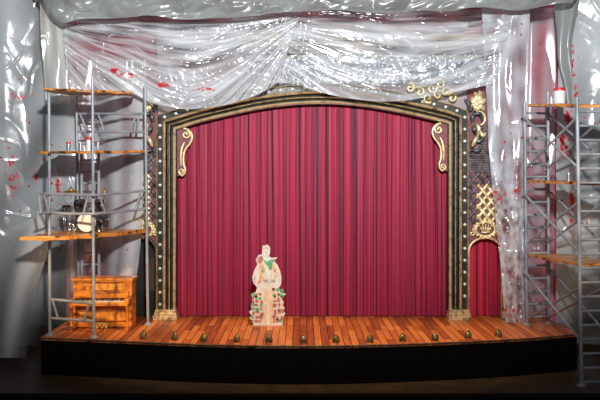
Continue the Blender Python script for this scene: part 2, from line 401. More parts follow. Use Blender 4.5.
def side(sgn, xi, w, black):
    """ornamented panel beside the frame; sgn is the outward direction, xi the inner x, w its width"""
    def Q(t, py, Y): # t: photo pixels outward from the frame, at wall depth
        return V(xi + sgn * t * u, Y, CAM_Z - (py - 180) * u)
    # panel with an arched doorway cut in it
    pts = [Q(0, 318, -.02), Q(1.2, 318, -.02), Q(1.2, 252, -.02)]
    for k in range(1, 12):
        a = PI - PI * k / 12; pts.append(Q(1.2 + (w - 5) / 2 * (1 + math.cos(a)), 251 - 13.5 * math.sin(a), -.02))
    pts += [Q(w - 3.8, 252, -.02), Q(w - 3.8, 318, -.02), Q(w + 2, 318, -.02), Q(w + 2, 60, -.02), Q(0, 60, -.02)]
    bm = bmesh.new(); plate(bm, pts, .12); obj('side_panel', bm, M_maroon2, pro)
    # arch trim
    bm = bmesh.new(); tr = [Q(1.2, 318, -.05)] + [Q(1.2, 252, -.05)] + [Q(1.2 + (w - 5) / 2 * (1 + math.cos(PI - PI * k / 14)), 251 - 13.5 * math.sin(PI * k / 14), -.05) for k in range(1, 14)] + [Q(w - 3.8, 252, -.05), Q(w - 3.8, 318, -.05)]
    tube(bm, tr, .026, 8); obj('doorway_trim', bm, M_dark if black else M_gold, pro, True)
    # little pilaster at the outer side
    bm = bmesh.new(); a, b = sorted((Q(w - 3.4, 0, 0).x, Q(w + 1.5, 0, 0).x))
    box(bm, (a, -.10, 0), (b, .06, .16), .012); box(bm, (a + .012, -.08, .16), (b - .012, .06, 1.33), .008); obj('pilaster', bm, M_dark if black else M_gold, pro)
    # lattice: crossing straps
    d = bmesh.new(); g = bmesh.new(); SPC = 10.5
    y0, y1 = (172, 224) if not black else (150, 226)
    tmax = w - 2
    for fam in (1, -1):
        for k in range(-8, 22):
            seg = []
            for s in range(0, 41):
                t = tmax * s / 40; y = y0 + k * SPC + fam * t * 1.25 - (0 if fam > 0 else -16)
                if y0 <= y <= y1: seg.append(Q(t, y, -.045 - .012 * fam * math.cos(PI * t * 2.5 / SPC)))
            if len(seg) < 6: continue
            tube(d, seg[::2] if len(seg) > 8 else seg, .026, 6)
            gold = [p for p in seg if (CAM_Z - p.z) / u + 180 > (y0 + y1) / 2 - 14 and .22 < abs(p.x - xi) / (w * u) < .86]
            if len(gold) > 3: tube(g, [p + V(0, -.02, 0) for p in gold], .034, 6)
    obj('lattice', d, M_pewter, pro, True); obj('gilt_lattice', g, M_goldhi, pro, True, 'gilded middle of the lattice')
    # crest with a small crown over the doorway
    bm = bmesh.new(); c = Q(w / 2 - 1.5, 229, -.07)
    ringp = [c + V(math.cos(2 * PI * k / 24) * 9.5 * u, 0, math.sin(2 * PI * k / 24) * 7 * u) for k in range(25)]
    tube(bm, ringp, .026, 6, cap=False)
    for k in range(16):
        a = 2 * PI * k / 16; p = c + V(math.cos(a) * 11.5 * u, 0, math.sin(a) * 8 * u)
        bmesh.ops.create_uvsphere(bm, u_segments=8, v_segments=6, radius=.036, matrix=Matrix.Translation(p))
    for k in range(-2, 3):
        tube(bm, [c + V(k * .028, -.01, -.05), c + V(k * .045, -.02, .02), c + V(k * .06, -.01, .085 - abs(k) * .012)], [.016, .02, .008], 6)
        bmesh.ops.create_uvsphere(bm, u_segments=8, v_segments=6, radius=.017, matrix=Matrix.Translation(c + V(k * .06, -.012, .09 - abs(k) * .012)))
    tube(bm, [c + V(-.08, -.012, -.055), c + V(0, -.02, -.065), c + V(.08, -.012, -.055)], .02, 6)
    for s in (-1, 1): tube(bm, spiral((c.x + s * 13.2 * u, c.z - 4 * u), .06, 1.1, PI / 2, s, c.y), .017, 6)
    obj('crest', bm, M_goldhi, pro, True)
    # slatted band
    bm = bmesh.new()
    for k in range(9 if not black else 3):
        y = 153 + k * 2.3
        a, b = sorted((Q(2, 0, 0).x, Q(w - 12 if k < 3 else w - 9, 0, 0).x)); z = CAM_Z - (y - 180) * u
        if not black: box(bm, (a, -.05, z - .016), (b, 0, z + .016), .006)
    for k in range(11):
        y = 126 + k * 2.5
        a, b = sorted((Q(9 + (k % 3), 0, 0).x, Q(w - 9, 0, 0).x)); z = CAM_Z - (y - 180) * u
        if not black: box(bm, (a, -.045, z - .014), (b, 0, z + .014), .005)
    if not black: obj('slatted_panel', bm, M_pewter, pro)
    else: bm.free()
    # dark scrolling acanthus beside the frame
    bm = bmesh.new()
    main = smoothline([Q(1, 108, -.08), Q(5, 113, -.1), Q(4, 124, -.1), Q(7, 134, -.11), Q(4, 146, -.09), Q(1.5, 156, -.07)], 6)
    tube(bm, main, [.03 + .018 * math.sin(k * .9) for k in range(len(main))], 8)
    for (a, b, c_, r) in (((5, 116), (11, 114), (15, 121), .03), ((5, 132), (11, 127), (14, 134), .034), ((5, 141), (12, 141), (17, 133), .034), ((3, 150), (10, 151), (14, 145), .03), ((2, 112), (0, 104), (-3, 100), .026)):
        l = smoothline([Q(*a, -.09), Q(*b, -.12), Q(*c_, -.08)], 6)
        tube(bm, l, [r * (.5 + .8 * math.sin(PI * (k + 1.5) / (len(l) + 2))) for k in range(len(l))], 8)
    obj('scroll_leaf', bm, M_pewter, pro, True)
    # gilded blossom and curls at the top corner
    bm = bmesh.new(); c = (8, 105)
    for a, ln, cv in ((1.9, 9, .3), (1.35, 13, .35), (.85, 15, .5), (.25, 12, .3), (-.35, 11, -.3), (-1.0, 9, -.5), (2.6, 8, -.2), (3.3, 6, .2), (-2.0, 7, .3)):
        l = [Q(c[0] + ln * s * math.cos(a + cv * s), c[1] - ln * s * math.sin(a + cv * s), -.08 - .06 * math.sin(PI * s)) for s in (0, .2, .4, .6, .8, 1)]
        tube(bm, l, [.02, .056, .062, .052, .036, .012], 8, .6, V(0, -1, 0))
    bmesh.ops.create_uvsphere(bm, u_segments=12, v_segments=8, radius=.075, matrix=Matrix.Translation(Q(*c, -.11)))
    tube(bm, [Q(10 + 7 * math.sin(k * .32), 112 + 7 - 7 * math.cos(k * .32), -.09) for k in range(11)], [.034 - .002 * k for k in range(11)], 8)
    for (a, b, c_) in (((8, 124), (10, 130), (9, 137)), ((11, 131), (14, 136), (17, 133)), ((9, 137), (6, 141), (4, 147))):
        l = smoothline([Q(*a, -.14), Q(*b, -.16), Q(*c_, -.12)], 5); tube(bm, l, [.014 + .03 * math.sin(PI * (k + .5) / (len(l))) for k in range(len(l))], 8)
    obj('gilt_blossom', bm, M_goldhi, pro, True)
xr = offs(ipath, 19.4 * u)[-1].x; xl = offs(ipath, 19.4 * u)[0].x
side(1, xr, 38, False); side(-1, xl, 31, True)
# scroll brackets in the upper corners of the opening
def bracket(sgn, x0, dy):
    def Q(px, py, Y): return P(x0 + sgn * (px - 447), py + dy, Y)
    out = [(447.5, 123.5), (441, 123.2), (436, 124.8), (433, 128.5), (432.4, 133.5), (434.5, 138.6), (438, 143), (440.3, 148), (441, 154), (440.6, 160), (439.2, 164), (440, 168.6), (443, 171), (447.5, 171)]
    pts = [Q(x, y, -.02) for x, y in out]
    b = thing_part = bpy.data.objects.new('bracket', None); COL.objects.link(b); b.parent = pro; b.location = (0, 0, 0); b.matrix_parent_inverse = Matrix.Translation(-pro.location)
    bm = bmesh.new(); plate(bm, pts, .06)
    o = obj('bracket_plate', bm, M_maroon2); o.parent = b
    bm = bmesh.new(); ed = smoothline([p + V(0, -.01, 0) for p in pts[1:13]], 4); tube(bm, ed, .022, 8)
    c = Q(438.2, 129.6, 0); tube(bm, spiral((c.x, c.z), .095, 1.35, PI / 2, sgn, -.045), [.026 - .0003 * k for k in range(27)], 8)
    c2 = Q(442.4, 166.6, 0); tube(bm, spiral((c2.x, c2.z), .065, 1.2, -PI / 2, sgn, -.045), .02, 8)
    l = smoothline([Q(440, 137, -.04), Q(442.5, 143, -.05), Q(443.6, 152, -.05), Q(443.4, 161, -.04)], 5); tube(bm, l, [.012 + .012 * math.sin(PI * k / (len(l) - 1)) for k in range(len(l))], 8)
    o = obj('gilt_scroll', bm, M_goldhi, None, True); o.parent = b
bracket(1, 447, 0); bracket(-1, 177.5, 5)
# upper wall of the arch with cornice and silvered frieze (seen through the film)
def upz(py): return CAM_Z - (py - 180) * u
top = offs(ipath, 19 * u)
m0 = next(i for i, p in enumerate(top) if p.z > upz(135))
m1 = max(i for i, p in enumerate(top) if p.z > upz(135))
bm = bmesh.new(); pts = [V(p.x, .0, p.z) for p in top[m0:m1 + 1]] + [V(xr + .02, 0, upz(22)), V(xl - .02, 0, upz(22))]
plate(bm, pts, .1); obj('upper_panel', bm, noisy('grey mauve panel', (.26, .20, .21), (.40, .33, .33), (3, 3, 3), .5), pro)
bm = bmesh.new(); box(bm, (-1.2, -.12, upz(41)), (3.9, 0, upz(35)), .02); box(bm, (-1.2, -.07, upz(47)), (3.9, 0, upz(42)), .02); obj('cornice', bm, M_tanm, pro)
bm = bmesh.new(); box(bm, (-1.2, -.10, upz(55)), (3.9, 0, upz(51)), .015); obj('cornice_dark_strip', bm, M_dark, pro)  # dark moulding strip below the tan cornice
gx, gz = np.meshgrid(np.linspace(-.6, 3.7, 200), np.linspace(upz(84), upz(56), 34))
hh = crinkle(gx * 2.2, gz * 2.2, 91, 1.4)
me = gridmesh('frieze', np.stack([gx, -.03 - .13 * hh, gz], -1)); link('silvered_frieze', me, M_foil, pro, True, 'pale silvered relief frieze')
bm = bmesh.new()
for k in range(22):
    x = -.5 + k * .21; z = upz(57); l = [V(x - .05, -.06, z - .05), V(x, -.12, z + .02), V(x + .06, -.06, z - .04)]
    tube(bm, l, [.012, .03, .012], 6)
for (x, y) in ((410, 88), (420, 92), (432, 88), (440, 84), (428, 98), (446, 92), (452, 98), (438, 95)):
    c = P(x, y, -.12); tube(bm, spiral((c.x, c.z), .1, 1.2, random.random() * 6, random.choice((-1, 1)), -.12), .03, 6)
obj('frieze_leaves', bm, M_goldhi, pro, True)

# ------------------------------------------------------------------ curtains
def drape(name, x0, x1, z0, z1, Y, mat, amp, nfold, seed, nu, ztop=None):
    xs = np.linspace(x0, x1, nu); zs = np.linspace(z0, z1, 40)
    gx, gz = np.meshgrid(xs, zs)
    ph = nfold * (gx + .12 * pn(gx * 1.3, gz * .12, seed)) 
    y = Y + amp * np.sin(ph) + amp * .5 * np.sin(ph * 2.3 + 3 * pn(gx * 2, gz * .1, seed + 1)) + amp * .5 * pn(gx * 1.2, gz * .5, seed + 2)
    if ztop is not None: gz = z0 + (gz - z0) / (z1 - z0) * (ztop(gx) - z0)
    return gridmesh(name, np.stack([gx, y, gz], -1))
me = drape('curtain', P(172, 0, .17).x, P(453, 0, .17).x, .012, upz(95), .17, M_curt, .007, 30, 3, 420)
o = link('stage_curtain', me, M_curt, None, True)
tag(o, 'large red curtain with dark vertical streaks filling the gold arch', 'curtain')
me = drape('curtain', xr - .02, xr + .78, .012, upz(236), .18, M_curt2, .012, 30, 8, 120)
o = link('doorway_curtain', me, M_curt2, None, True)
tag(o, 'narrow red curtain inside the small arched doorway', 'curtain')
bm = bmesh.new(); box(bm, (P(127, 0, .2).x, .2, 0.0), (P(160, 0, .2).x, .26, upz(236)), .006)
o = obj('black_board', bm, noisy('matt black board', (.006, .009, .008), (.014, .017, .015), (3, 3, 3), .6)); tag(o, 'tall matt black board closing the doorway left of the arch', 'board')

# ------------------------------------------------------------------ scaffold, left
R1 = .028
def poles(parent, name, *pts, r=R1, lab=None):
    bm = bmesh.new(); tube(bm, pts, r, 8); return obj(name, bm, M_steel, parent, True, lab, 50)
sl = thing('scaffold', 'grey tube scaffold of three levels standing around the piano', 'scaffold', (-3.7, -1.2, 0))
def foot(parent, p):
    bm = bmesh.new(); lathe(bm, [(0, .0), (.075, .0), (.075, .012), (.05, .03), (.036, .05), (0, .05)], (p.x, p.y, p.z), (0, 0, 1), 14); return obj('base_plate', bm, M_steel, parent, True, None, 40)
fa = PZ(50, 335.5, 0); fb = PZ(94, 338, 0); fc = PZ(148, 325, 0)
tA = P(49, 93, fa.y); tB = P(92.5, 78, fb.y); tC = P(145, 85, fc.y)
for f_, t_ in ((fa, tA), (fb, tB), (fc, tC)):
    poles(sl, 'pole', f_, t_); foot(sl, f_)
Yl = -.34
lz0 = P(77, 322, Yl); lz0.z = 0
poles(sl, 'pole', V(P(79, 0, Yl).x, Yl, 0), P(76.5, 95, Yl)); 
for px in (82.2, 99.3): poles(sl, 'ladder_rail', V(P(px, 0, Yl).x, Yl - .02, 0), P(px - .6, 153.5, Yl - .02), r=.03)
for k in range(13):
    y = 160 + k * 11.6; poles(sl, 'rung', P(82, y, Yl - .02), P(99, y, Yl - .02), r=.021)
# guard rails, upper level
RA = lambda y: P(77, y, Yl)
for y in (113.6, 131.7): poles(sl, 'guard_rail', P(77, y, Yl), P(145.5, y + .2, fc.y), r=.024)
for y, Y in ((119.6, -.2), (137.5, -.2)): poles(sl, 'guard_rail', P(79, y, Y), P(128, y, Y), r=.012)
for a, b in (((80, 114, -.36), (87.5, 131.7, -.38)), ((98, 113.7, -.45), (104.5, 131.7, -.46)), ((136, 114, -.61), (131, 131.7, -.59)), ((139, 114, -.63), (137, 131.7, -.62))):
    poles(sl, 'rail_strut', P(*a), P(*b), r=.02)
# middle level rail bends round the front of the drum platform
rl = [(38, 193.3, -1.95), (51, 193.8, -1.62), (70, 194.6, -1.78), (94, 195, -1.92), (118, 193.2, -1.3), (145.5, 190.6, -.75)]
for dy in (0, 19.5): poles(sl, 'guard_rail', *[P(x, y + dy * (1 - .01 * i), Y) for i, (x, y, Y) in enumerate(rl)], r=.024)
for a, b in (((38.5, 193.4, -1.95), (41, 212.8, -1.9)), ((43.5, 194, -1.8), (49.5, 213, -1.68)), ((88, 195, -1.9), (83.5, 213.5, -1.86)), ((99, 194.4, -1.8), (105.5, 213, -1.62)), ((141, 191, -.85), (135.5, 210, -.98))):
    poles(sl, 'rail_strut', P(*a), P(*b), r=.02)
# lower rail in front of the piano
for (a, b) in (((50, 299.2), (93.5, 303.5)), ((50, 318), (93.5, 321))): poles(sl, 'guard_rail', P(*a, fa.y), P(*b, fb.y), r=.026)
for a, b in (((52.6, 300), (58, 318.4)), ((89, 303.2), (84.5, 320.2))): poles(sl, 'rail_strut', P(*a, fa.y - .03 - (.18 if a[0] > 80 else 0)), P(*b, fa.y - .04 - (.15 if a[0] > 80 else 0)), r=.02)

def board(pts, dz, label, seed, group, mat=M_board):
    """worn board with a ragged edge"""
    rnd = random.Random(seed); out = []
    n = len(pts)
    for i in range(n):
        a, b = pts[i], pts[(i + 1) % n]; k = max(2, int((b - a).length / .14))
        for j in range(k):
            p = a.lerp(b, j / k); d = (b - a).normalized(); q = V(-d.y, d.x, 0)
            out.append(p + q * rnd.uniform(-.022, .022) + V(0, 0, rnd.uniform(-.012, .012)))
    bm = bmesh.new(); slab(bm, out, dz); o = obj('scaffold_board', bm, mat); tag(o, label, 'board', group); return o
GL = 'boards on the scaffolds'
board([P(43, 87.6, -1.72), P(94, 90.2, -1.74), P(131, 91.6, -1.15), P(134, 93.4, -.5), P(70, 93.6, -.5), P(50, 91, -.9)], .036, 'orange board on top of the scaffold above the piano', 1, GL)
board([P(37, 151.3, -1.72), P(92, 151, -1.74), P(120, 150.6, -1.3), P(144.6, 150, -.78), P(144, 151, -.42), P(60, 151.5, -.42), P(46, 151.4, -.9)], .04, 'orange board above the drum kit carrying a white tub and tins', 2, GL)
LZ = 1.80
lowpts = [PZ(20, 236.9, LZ), PZ(45, 236.7, LZ), PZ(72, 236.2, LZ), PZ(94, 234.9, LZ), PZ(120, 232.2, LZ), PZ(146.5, 229.2, LZ), V(P(146.5, 0, -.45).x, -.44, LZ), V(-4.1, -.44, LZ), V(-4.55, -1.2, LZ)]
lowpts = [p + V(0, .06 if 60 < i < 100 else 0, 0) for i, p in zip((20, 45, 72, 94, 120, 146, 0, 0, 0), lowpts)]
board(lowpts, .06, 'ragged orange board holding the drum kit over the piano', 3, GL)

# ------------------------------------------------------------------ scaffold, right
sr = thing('scaffold', 'grey ladder scaffold with crossed braces stepping off the stage edge', 'scaffold', (4.7, -1.4, ZB))
A1 = P(527, 0, -.68); A2 = P(548.8, 0, -.55); B1 = P(579.5, 0, -2.36); B2x = B1.x + .44
a1b = V(A1.x, -.68, 0); a1t = P(524.6, 101, -.68); a2b = V(A2.x, -.55, 0); a2t = P(548, 92, -.55)
b1b = V(B1.x + .01, -2.42, ZB); b1t = P(577, 97.5, -2.42); b2b = V(B2x, -2.36, ZB); b2t = V(B2x - .02, -2.36, b1t.z)
for a, b in ((a1b, a1t), (a2b, a2t), (b1b, b1t), (b2b, b2t)): poles(sr, 'pole', a, b, r=.031); foot(sr, a)
def at(a, b, z): return a.lerp(b, (z - a.z) / (b.z - a.z))
for k in range(17):
    z = .15 + .243 * k
    if z < 4.2: poles(sr, 'rung', at(a1b, a1t, z), at(a2b, a2t, z), r=.022)
for k in range(20):
    z = ZB + .06 + .236 * k
    if z < b1t.z: poles(sr, 'rung', at(b1b, b1t, z), at(b2b, b2t, z), r=.022)
for (p0, p1, q0, q1, YA, YB) in ((115.5, 116.5, 168, 165, 0, 0), (192.5, 201.5, 243.5, 250, 0, 0), (271, 287, 319, 337, 0, 0)):
    za, zb = at(a1b, a1t, P(527, p0, -.68).z), at(b1b, b1t, P(578, q1, -2.42).z)
    zc, zd = at(a1b, a1t, P(527, q0, -.68).z), at(b1b, b1t, P(578, p1, -2.42).z)
    e = V(-.05, 0, 0)
    poles(sr, 'brace', za + e, zb + e, r=.022); poles(sr, 'brace', zc - e * .2, zd - e * .2, r=.022)
    za, zb = at(a2b, a2t, za.z), at(b2b, b2t, zb.z); zc, zd = at(a2b, a2t, zc.z), at(b2b, b2t, zd.z)
    poles(sr, 'brace', za - e, zb - e, r=.022); poles(sr, 'brace', zc + e * .2, zd + e * .2, r=.022)
def rboard(zA, zB, seed, label, x0=-.02, dz=.04):
    board([V(A1.x + x0, -.86, zA), V(B1.x - .0, -2.32, zB), V(B2x + .25, -2.32, zB), V(A2.x + .25, -.745, zA), V(A1.x + x0 + .03, -.745, zA)], dz, label, seed, GL)
rboard(4.19, 4.02, 11, 'orange board on top of the tall ladder scaffold under a white tub')
rboard(2.75, 2.72, 12, 'orange board of the tall ladder scaffold with a silver tin on it')
rboard(1.36, 1.36, 13, 'lowest orange board of the tall ladder scaffold, showing its top face', -.0)

# ------------------------------------------------------------------ tubs and tins
def tub(px, yb, yt, wpx, Y, label, name, cat, body, rim, gp, lid=True, z=None):
    b = P(px, yb, Y); d = Y + 14; h = (yb - yt) * d / F; r = wpx / 2 * d / F
    if z is not None: b.z = z
    t = thing(name, label, cat, b, gp)
    bm = bmesh.new(); lathe(bm, [(0, 0), (r * .92, 0), (r * .95, .01), (r, h * .82), (r, h * .84)], b, (0, 0, 1), 20); obj('body', bm, body, t, True, None, 40)
    bm = bmesh.new(); lathe(bm, [(r, h * .80), (r * 1.06, h * .82), (r * 1.06, h * .93), (r * 1.0, h), (r * .85, h), (r * .8, h * .92), (0, h * .92)], b, (0, 0, 1), 20); obj('rim', bm, rim, t, True, 'red paint-covered rim' if rim is M_redp else None, 40)
    return t
TG = 'paint tubs and tins on the scaffold boards'
tub(89.6, 151.2, 137.3, 7, -1.45, 'white tub with red rim on the board above the drum kit', 'paint_tub', 'tub', M_white, M_redp, TG)
tub(68.5, 151.3, 142, 4.2, -1.45, 'small silver tin with red top on the board above the drum kit', 'paint_tin', 'tin', M_tin, M_redp, TG)
tub(80.6, 151.2, 143.4, 2.6, -1.2, 'slim grey tin just beside the red-rimmed tub above the drums', 'paint_tin', 'tin', M_tin, M_tin, TG)
tub(98, 151.1, 142.5, 2.8, -1.2, 'grey tin behind the front scaffold pole above the drums', 'paint_tin', 'tin', M_tin, M_tin, TG)
tub(559.5, 102.8, 87, 11.5, -1.05, 'white tub with red rim on top of the tall ladder scaffold', 'paint_tub', 'tub', M_white, M_redp, TG, z=4.168)
tub(551.3, 102.8, 95.5, 2.6, -.82, 'thin white bottle next to the tub on the tall ladder scaffold', 'bottle', 'bottle', M_white, M_tin, TG, z=4.19)
tub(568.6, 183, 175.3, 4.0, -1.75, 'silver tin on the middle board of the tall ladder scaffold', 'paint_tin', 'tin', M_tin, M_tin, TG, z=2.74)

# ------------------------------------------------------------------ upright piano
d0 = 2.76 * F / (331.5 - 180); py_ = CAM_Y + d0        # front feet line
X0 = P(68.6, 331, py_).x; X1 = P(128.2, 331, py_).x; Zt = P(0, 279.5, py_ + .1).z; BY = py_ + .62
pn_ = thing('upright_piano', 'orange brown upright piano standing on the stage beneath the scaffold', 'piano', ((X0 + X1) / 2, py_ + .3, 0))
W = X1 - X0
def pbox(name, lo, hi, mat=M_piano, bev=.01, lab=None, par=None):
    bm = bmesh.new(); box(bm, lo, hi, bev); return obj(name, bm, mat, par or pn_, False, lab)
yb = py_ + .27                                           # face of the upper case
pbox('case', (X0 + .02, yb + .03, .05), (X1 - .02, BY, Zt - .05))
pbox('side_panel', (X0, yb, .0), (X0 + .05, BY, Zt - .04)); pbox('side_panel', (X1 - .05, yb, .0), (X1, BY, Zt - .04))
bm = bmesh.new(); box(bm, (X0 - .03, yb - .05, Zt - .045), (X1 + .03, BY + .02, Zt), .014); box(bm, (X0 - .012, yb - .025, Zt - .075), (X1 + .012, BY, Zt - .045), .01); obj('lid', bm, M_piano, pn_)
zk = P(0, 303.5, py_).z                                   # keybed
pbox('music_panel', (X0 + .1, yb + .005, zk + .20), (X1 - .1, yb + .03, Zt - .11), M_pianopanel)
for k in range(2):
    xx = X0 + .06 + k * (W - .20)
    bm = bmesh.new()
    for j in range(3): tube(bm, spiral((xx + .03 + j * .035, zk + .33), .03, 1.1, j, 1, yb + .0), .008, 6)
    obj('carved_scroll', bm, M_piano, pn_, True)
pbox('music_ledge', (X0 + .05, yb - .03, zk + .165), (X1 - .05, yb + .03, zk + .195))
pbox('fallboard', (X0 + .06, yb - .02, zk + .055), (X1 - .06, yb + .03, zk + .165), M_piano)
pbox('keybed', (X0 + .01, py_ + .0, zk - .05), (X1 - .01, yb + .05, zk + .0), M_piano, .014)
pbox('key_cheek', (X0, py_ + .02, zk), (X0 + .075, yb + .02, zk + .075)); pbox('key_cheek', (X1 - .075, py_ + .02, zk), (X1, yb + .02, zk + .075))
kb = bmesh.new(); nk = 36; kw = (W - .16) / nk
for k in range(nk): box(kb, (X0 + .08 + k * kw + .001, py_ + .03, zk), (X0 + .08 + (k + 1) * kw - .001, yb - .0, zk + .032))
ko = obj('keyboard', kb, M_ivory, pn_, False, 'row of white and black keys')
kb = bmesh.new()
for k in range(nk - 1):
    if k % 7 not in (2, 6): box(kb, (X0 + .08 + (k + 1) * kw - .007, py_ + .12, zk + .03), (X0 + .08 + (k + 1) * kw + .007, yb - .005, zk + .047))
bk = obj('black_keys', kb, M_ebony, None); bk.parent = ko
pbox('key_slip', (X0 + .07, py_ + .005, zk - .01), (X1 - .07, py_ + .03, zk + .022), M_pianopanel, .004)
pbox('lower_panel', (X0 + .09, yb + .0, .14), (X1 - .09, yb + .03, zk - .09), M_pianopanel)
pbox('lower_moulding', (X0 + .05, yb - .012, zk - .105), (X1 - .05, yb + .03, zk - .06))
bm = bmesh.new()
for (x0, x1, z0, z1) in ((X0 + .09, X1 - .09, .14, .165), (X0 + .09, X1 - .09, zk - .135, zk - .11), (X0 + .09, X0 + .115, .14, zk - .11), (X1 - .115, X1 - .09, .14, zk - .11)):
    box(bm, (x0, yb - .012, z0), (x1, yb + .01, z1), .005)
obj('panel_frame', bm, M_piano, pn_)
pbox('bottom_rail', (X0 + .05, yb - .01, .02), (X1 - .05, yb + .03, .12))
for x in (X0 + .035, X1 - .035):
    bm = bmesh.new(); lathe(bm, [(0, .05), (.03, .05), (.034, .09), (.022, .11), (.028, .2), (.034, .3), (.024, .38), (.034, .4), (.034, zk - .05), (0, zk - .05)], (x, py_ + .05, 0), (0, 0, 1), 12)
    box(bm, (x - .035, py_ + .0, 0), (x + .035, yb + .02, .055), .012); obj('leg', bm, M_piano, pn_, True, None, 40)
for k in range(3):
    bm = bmesh.new(); x = (X0 + X1) / 2 + .02 + (k - 1) * .075
    tube(bm, [V(x, yb, .055), V(x, yb - .08, .05), V(x, yb - .15, .035)], [.012, .02, .03], 8, .5, V(0, 0, 1)); obj('pedal', bm, M_brass, pn_, True, 'brass pedal')
pbox('pedal_plate', ((X0 + X1) / 2 - .1, yb - .02, .03), ((X0 + X1) / 2 + .14, yb + .0, .12), M_brass, .006)

# ------------------------------------------------------------------ drum kit
GD = 'pieces of the drum kit'
def drum(parent, c, ax, r, h, hoopm=M_chrome, head=M_dhead, rootp=None, n='', label=None):
    """shell + hoops + head facing ax"""
    ax = Vector(ax).normalized()
    bm = bmesh.new(); lathe(bm, [(0, -h / 2), (r, -h / 2), (r, h / 2), (r * .96, h / 2)], c, ax, 24)
    s = obj((n + '_shell').strip('_'), bm, M_drumblk, None, True, label, 40)
    s.parent = parent; s.matrix_parent_inverse = Matrix.Translation(-rootp)
    bm = bmesh.new(); lathe(bm, [(r * .985, h / 2 - .004), (r * .5, h / 2 + .006), (0, h / 2 + .008)], c, ax, 24)
    e = obj('drumhead', bm, head, None, True); 
    extra = [e]
    for sg in (1, -1):
        bm = bmesh.new(); lathe(bm, [(r, sg * (h / 2 - .03)), (r * 1.05, sg * (h / 2 - .025)), (r * 1.05, sg * (h / 2 + .012)), (r * .97, sg * (h / 2 + .012)), (r * .97, sg * (h / 2 - .002))], c, ax, 24)
        extra.append(obj('hoop', bm, hoopm, None, True, None, 40))
    sd = ax.orthogonal().normalized(); ud = ax.cross(sd)
    for k in range(6):
        a = 2 * PI * (k + .5) / 6; o_ = Vector(c) + (sd * math.cos(a) + ud * math.sin(a)) * r * 1.03
        bm = bmesh.new(); tube(bm, [o_ - ax * h * .38, o_ + ax * h * .38], .006, 6)
        extra.append(obj('tension_rod', bm, M_chrome, None, True))
    par, inv = (s, Matrix()) if n else (parent, Matrix.Translation(-rootp))
    for q in extra: q.parent = par; q.matrix_parent_inverse = inv
    return s
Yd = -1.15
c = P(89, 221, Yd); r = .178; c.z = LZ + r * 1.05 + .004
bd = thing('bass_drum', 'black bass drum with white front skin facing out and two mounted toms', 'drum', V(c.x, c.y, LZ), GD)
drum(bd, c, (0, -1, .0), r, .30, M_drumblk, M_dhead, bd.location)
for (x, y) in ((80, 205.3), (98.5, 205.3)):
    q = P(x, y, Yd + .05); drum(bd, q, (0, -.35, 1), .104, .14, M_drumblk, M_drumblk, bd.location, 'tom', 'black mounted tom')
    bm = bmesh.new(); tube(bm, [c + V(0, .03, r * .95), V((c.x + q.x) / 2, q.y, q.z - .02), q + V(.06 if q.x < c.x else -.06, 0, -.02)], .012, 8); o = obj('tom_mount', bm, M_chrome, bd, True)
for s in (-1, 1):
    bm = bmesh.new(); tube(bm, [c + V(s * r * .9, -.05, -.04), V(c.x + s * r * 1.35, c.y - .16, LZ + .01)], .009, 6); obj('leg', bm, M_chrome, bd, True)
def standing(name, px, pyt, r, h, label, Y):
    q = P(px, pyt, Y); top = q.z
    t = thing(name, label, 'drum', V(q.x, Y, LZ), GD); drum(t, V(q.x, Y, top - h / 2), (0, -.12, 1), r, h, M_drumblk, M_drumblk, t.location)
    for k in range(3):
        a = .5 + k * 2 * PI / 3; e = V(math.cos(a) * r * 1.04, math.sin(a) * r * 1.04, 0)
        bm = bmesh.new(); tube(bm, [V(q.x, Y, top - h * .7) + e, V(q.x, Y, LZ + .008) + e * 1.12], .009, 6); obj('leg', bm, M_chrome, t, True)
standing('floor_tom', 103.5, 216, .085, .2, 'black floor tom standing right beside the bass drum', -.95)
standing('snare_drum', 66.8, 206, .075, .13, 'small black drum on legs under the larger cymbal', -1.0)
def cymbal(px, pyc, rpx, Y, label, tilt):
    q = P(px, pyc, Y); r = rpx * (Y + 14) / F
    t = thing('cymbal_stand', label, 'cymbal', V(q.x, Y, LZ), GD)
    bm = bmesh.new(); lathe(bm, [(r, 0), (r * .6, .018), (r * .3, .03), (r * .26, .05), (r * .14, .066), (.008, .07), (.008, .06), (r * .3, .024), (r, -.006), (r, 0)], q, (tilt, -.12, 1), 28); obj('cymbal', bm, M_cym, t, True, 'bronze cymbal', 50)
    bm = bmesh.new(); tube(bm, [V(q.x, Y, LZ + .12), V(q.x, Y, q.z + .1)], .011, 8); tube(bm, [V(q.x, Y, LZ + .1), V(q.x, Y, LZ + .28)], .017, 8); obj('pole', bm, M_chrome, t, True)
    for k in range(3):
        a = -PI / 2 + k * 2 * PI / 3; e = V(math.cos(a), math.sin(a), 0)
        bm = bmesh.new(); tube(bm, [V(q.x, Y, LZ + .2), V(q.x, Y, LZ + .008) + e * .13], .009, 6); obj('leg', bm, M_chrome, t, True)
cymbal(71, 191.6, 8, -1.3, 'larger bronze cymbal on a stand, over the small black drum', .03)
cymbal(104.5, 193.4, 6, -.85, 'smaller bronze cymbal on a stand behind the front scaffold pole', -.06)

